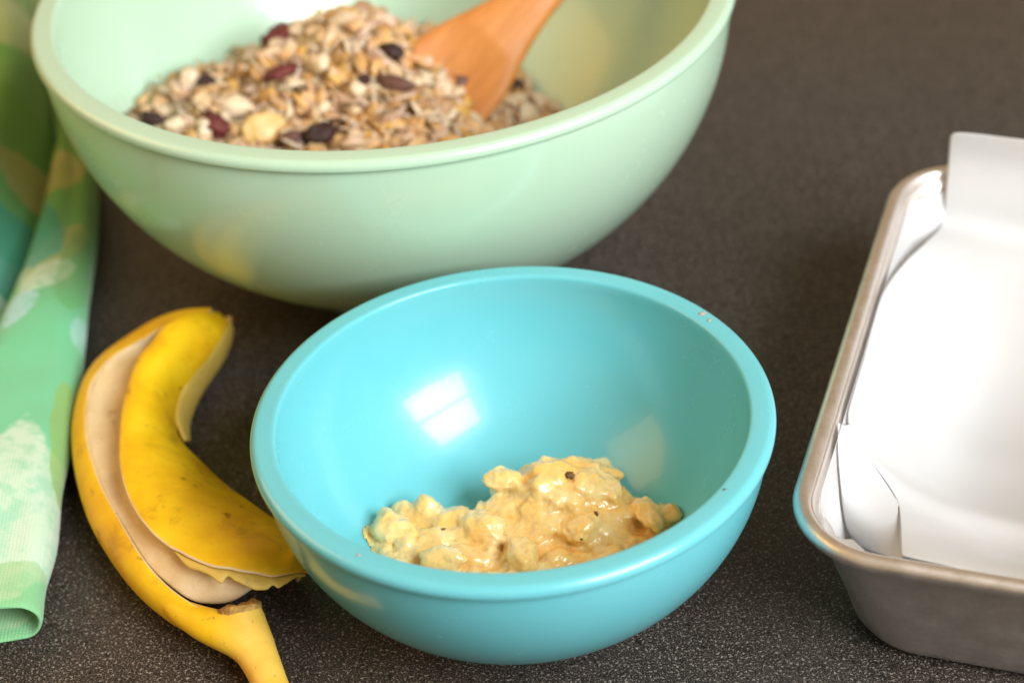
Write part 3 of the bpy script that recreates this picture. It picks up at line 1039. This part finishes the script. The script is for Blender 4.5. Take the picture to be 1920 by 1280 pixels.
# ------------------------------------------------------------------ wooden spoon
S0, S1 = Vector((-0.0280, 0.2345, 0.0600)), Vector((0.0805, 0.297, 0.1295))
ax = (S1 - S0).normalized()
view = (CAM - S0).normalized()
nrm = (view - ax * view.dot(ax)).normalized()
nrm = (nrm * 0.9 + (Vector((0, 0, 1)) - ax * ax.z) * 0.25)
nrm = (nrm - ax * nrm.dot(ax)).normalized()
side = ax.cross(nrm).normalized()
spoon = empty('wooden_spoon', S0)
tag(spoon, 'orange brown wooden spoon stuck in the granola heap', 'spoon')
def spoon_rows(s_list):
    rows = []
    for s in s_list:
        # s in metres along the axis from S0
        def hw(s):
            if s < 0.008:
                q = min(1, abs(s - 0.008) / 0.05)
                return 0.0226 * sqrt(max(0.0004, 1 - q ** 2.4))
            return 0.0070 + 0.0156 / (1 + ((s - 0.008) / 0.037) ** 3)
        w = hw(s)
        k = max(0, min(1, (s - 0.030) / 0.05))
        t = 0.0046 * (1 - k) + 0.0060 * k
        dish = 0.006 * max(0, 1 - ((s - 0.002) / 0.036) ** 2) if abs(s - 0.002) < 0.036 else 0
        c = S0 + ax * s
        ring = []
        N = 24
        for i in range(N):
            a = 2 * pi * i / N
            x = cos(a)
            y = sin(a)
            x = math.copysign(abs(x) ** 0.75, x); y = math.copysign(abs(y) ** 0.75, y)
            d = -dish * max(0, 1 - (x / 0.86) ** 2) ** 0.6 if (y > 0 and abs(x) < 0.86) else (-dish * 0.8 * max(0, 1 - x * x))
            ring.append(c + side * (w * x) + nrm * (t * y + d))
        rows.append(ring)
    return rows
hs = [-0.0415 + 0.0955 * i / 47 for i in range(48)]
rows = spoon_rows(hs)
V, Fc = grid(rows, close_v=True)
Fc.append(tuple(range(24))[::-1])
obj('spoon_head', V, Fc, MAT_WOOD, spoon)
rows = spoon_rows([0.0540 + 0.2 * i / 40 for i in range(41)])
V, Fc = grid(rows, close_v=True)
Fc.append(tuple(range(len(V) - 24, len(V))))
obj('handle', V, Fc, MAT_WOOD, spoon)

# ------------------------------------------------------------------ mashed banana
mash = empty('mashed_banana', (SB['cx'], SB['cy'], 0.006))
tag(mash, 'lumpy mound of mashed banana in the turquoise bowl', 'mashed banana')
def mound(x, y):
    h = 0.0215
    h += 0.0140 * exp(-(((x - 0.014) / 0.022) ** 2 + ((y - 0.014) / 0.017) ** 2) ** 1.3)
    h += 0.0045 * exp(-(((x + 0.036) / 0.018) ** 2 + ((y - 0.004) / 0.02) ** 2))
    yb = 0.010 + 0.012 * exp(-((x - 0.015) / 0.024) ** 2) - 0.006 * max(0, (x - 0.03) / 0.02)
    u = max(0.0, min(1.0, (y - yb) / 0.014))
    h -= 0.030 * u * u * (3 - 2 * u)
    return h
bm = bmesh.new()
rs = random.Random(11)
def blob(c, s, sub=2):
    r = bmesh.ops.create_icosphere(bm, subdivisions=sub, radius=1)
    off = Vector((rs.uniform(0, 90), rs.uniform(0, 90), rs.uniform(0, 90)))
    rot = Matrix.Rotation(rs.uniform(0, 6.28), 3, 'Z') @ Matrix.Rotation(rs.uniform(-.6, .6), 3, 'X')
    for v in r['verts']:
        d = 1 + 0.35 * noise.noise(v.co * 1.3 + off)
        v.co = Vector(c) + rot @ Vector((v.co.x * s[0], v.co.y * s[1], v.co.z * s[2])) * d
# body of the mound
nr, na = 16, 48
ringt, ringb = [], []
for i in range(nr):
    r = 0.0548 * i / (nr - 1) + 1e-4
    rt, rb = [], []
    for k in range(na):
        a = 2 * pi * k / na
        x, y = SB['cx'] + r * cos(a), r * sin(a)
        zi = zin_s(r)
        zt = max(mound(x, y) - 0.0012 + 0.0016 * fbm((x, y, 0), 120), zi - 0.0008)
        rt.append(bm.verts.new((x, y, zt))); rb.append(bm.verts.new((x, y, zi - 0.001)))
    ringt.append(rt); ringb.append(rb)
for i in range(nr - 1):
    for k in range(na):
        k2 = (k + 1) % na
        bm.faces.new((ringt[i][k], ringt[i + 1][k], ringt[i + 1][k2], ringt[i][k2]))
        bm.faces.new((ringb[i][k2], ringb[i + 1][k2], ringb[i + 1][k], ringb[i][k]))
for k in range(na):
    k2 = (k + 1) % na
    bm.faces.new((ringt[-1][k], ringb[-1][k], ringb[-1][k2], ringt[-1][k2]))
bm.faces.new(ringt[0]); bm.faces.new(ringb[0][::-1])
placed = 0
while placed < 170:
    a = rs.uniform(0, 2 * pi); r = 0.054 * sqrt(rs.random())
    x, y = SB['cx'] + r * cos(a), r * sin(a)
    if y > 0.036: continue
    s = rs.choice((0.0014, 0.0018, 0.0024, 0.003, 0.0042, 0.0056, 0.007)) * rs.uniform(.8, 1.15)
    z = mound(x, y) - s * rs.uniform(0.35, 0.8)
    if zin_s(r) > mound(x, y) - 0.0012: continue
    if zin_s(r) > z: z = zin_s(r) + s * 0.3
    blob((x, y, z), (s * rs.uniform(1.0, 1.7), s * rs.uniform(.8, 1.1), s * rs.uniform(.6, .85)))
    placed += 1
# recognisable chunks
for px, py, z, s in ((735, 990, .027, (.0075, .0062, .0055)), (800, 955, .026, (.0052, .0050, .0055)), (945, 900, .033, (.006, .005, .0045)), (1030, 890, .035, (.008, .006, .005)),
                     (1110, 915, .033, (.0065, .006, .005)), (1215, 965, .028, (.0075, .0045, .0048)), (1255, 965, .026, (.0045, .004, .004)), (1090, 985, .028, (.008, .006, .005)),
                     (830, 1045, .030, (.007, .005, .005)), (980, 1040, .029, (.006, .005, .006)), (1010, 960, .028, (.008, .006, .005)), (900, 985, .028, (.009, .006, .005))):
    blob(at(px, py, z - 0.0026), (s[0] * 1.2, s[1], s[2] * 0.85), 3)
me = bpy.data.meshes.new('mash_tmp'); bm.to_mesh(me); bm.free()
tmp = bpy.data.objects.new('mash_tmp', me); col.objects.link(tmp)
rm = tmp.modifiers.new('r', 'REMESH'); rm.mode = 'VOXEL'; rm.voxel_size = 0.00062
sm = tmp.modifiers.new('s', 'SMOOTH'); sm.iterations = 14; sm.factor = 0.5
dg = bpy.context.evaluated_depsgraph_get()
me2 = bpy.data.meshes.new_from_object(tmp.evaluated_get(dg))
bpy.data.objects.remove(tmp)
import numpy as np
nv = len(me2.vertices)
NRM = np.empty(nv * 3, np.float32)
me2.vertex_normals.foreach_get('vector', NRM)
NRM = NRM.reshape(-1, 3)
CO = np.empty(nv * 3, np.float32)
me2.vertices.foreach_get('co', CO)
CO = CO.reshape(-1, 3)
LOW = []
for i in range(nv):
    q = Vector(CO[i])
    d = 0.0006 * fbm(q, 320, 3) + 0.0011 * fbm(q, 110, 2)
    q += Vector(NRM[i]) * d
    zi = zin_s(hypot(q.x - SB['cx'], q.y)) + 0.0002
    LOW.append(q.z <= zi + 0.0006)
    q.z = max(q.z, zi)
    CO[i] = q
keep = [tuple(p.vertices) for p in me2.polygons if not all(LOW[i] for i in p.vertices)]
par_ = list(range(nv))
def find(i):
    while par_[i] != i:
        par_[i] = par_[par_[i]]
        i = par_[i]
    return i
for f in keep:
    a = find(f[0])
    for i in f[1:]:
        par_[find(i)] = a
size = {}
for f in keep:
    k = find(f[0]); size[k] = size.get(k, 0) + 1
big = max(size, key=size.get)
keep = [f for f in keep if find(f[0]) == big]
used = sorted({i for f in keep for i in f})
ren = {i: k for k, i in enumerate(used)}
me2 = bpy.data.meshes.new('mash')
me2.from_pydata([tuple(map(float, CO[i])) for i in used], [], [tuple(ren[i] for i in f) for f in keep])
me2.materials.append(MAT_MASH)
me2.update()
me2.polygons.foreach_set('use_smooth', [True] * len(me2.polygons))
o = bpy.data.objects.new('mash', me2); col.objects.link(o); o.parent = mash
o.matrix_parent_inverse = Matrix.Translation(-mash.location)
bpy.context.view_layer.update()
def on_mash(px, py):
    d = (at(px, py, 0.0) - CAM).normalized()
    ok, loc, nr_, _ = o.ray_cast(o.matrix_world.inverted() @ CAM, d)
    return loc if ok else at(px, py, .03)
for px, py, s in ((1067, 889, (.0017, .0021, .0007)), (1090, 1010, (.0004, .0005, .0003)), (830, 992, (.0010, .0005, .0003)), (1118, 962, (.0006, .0012, .0004))):
    pebble('dark_speck', on_mash(px, py), s, (0, 0, .4), MAT_SPECK, None, None, None, 0.7, 2.4, mash)

# small stains on the turquoise rim
small = [o_ for o_ in bpy.data.objects if o_.type == 'EMPTY' and o_.name == 'mixing_bowl'][0]
MAT_STAIN = simple('pink_food_stain', (0.42, 0.42, 0.36), (0.50, 0.36, 0.28), 300, 0.5, 0.2, 500)
for px, py, s_, mt in ((1316, 588, (.0013, .0009, .00018), MAT_STAIN), (1330, 600, (.0008, .0006, .00015), MAT_STAIN), (1358, 917, (.0006, .0003, .00016), MAT_SPECK), (672, 1040, (.0006, .0005, .00014), MAT_STAIN)):
    pebble('food_stain', at(px, py, SB['H'] + 0.0001), s_, (0, 0, .5), mt, None, None, None, 0.6, 2.0, small)
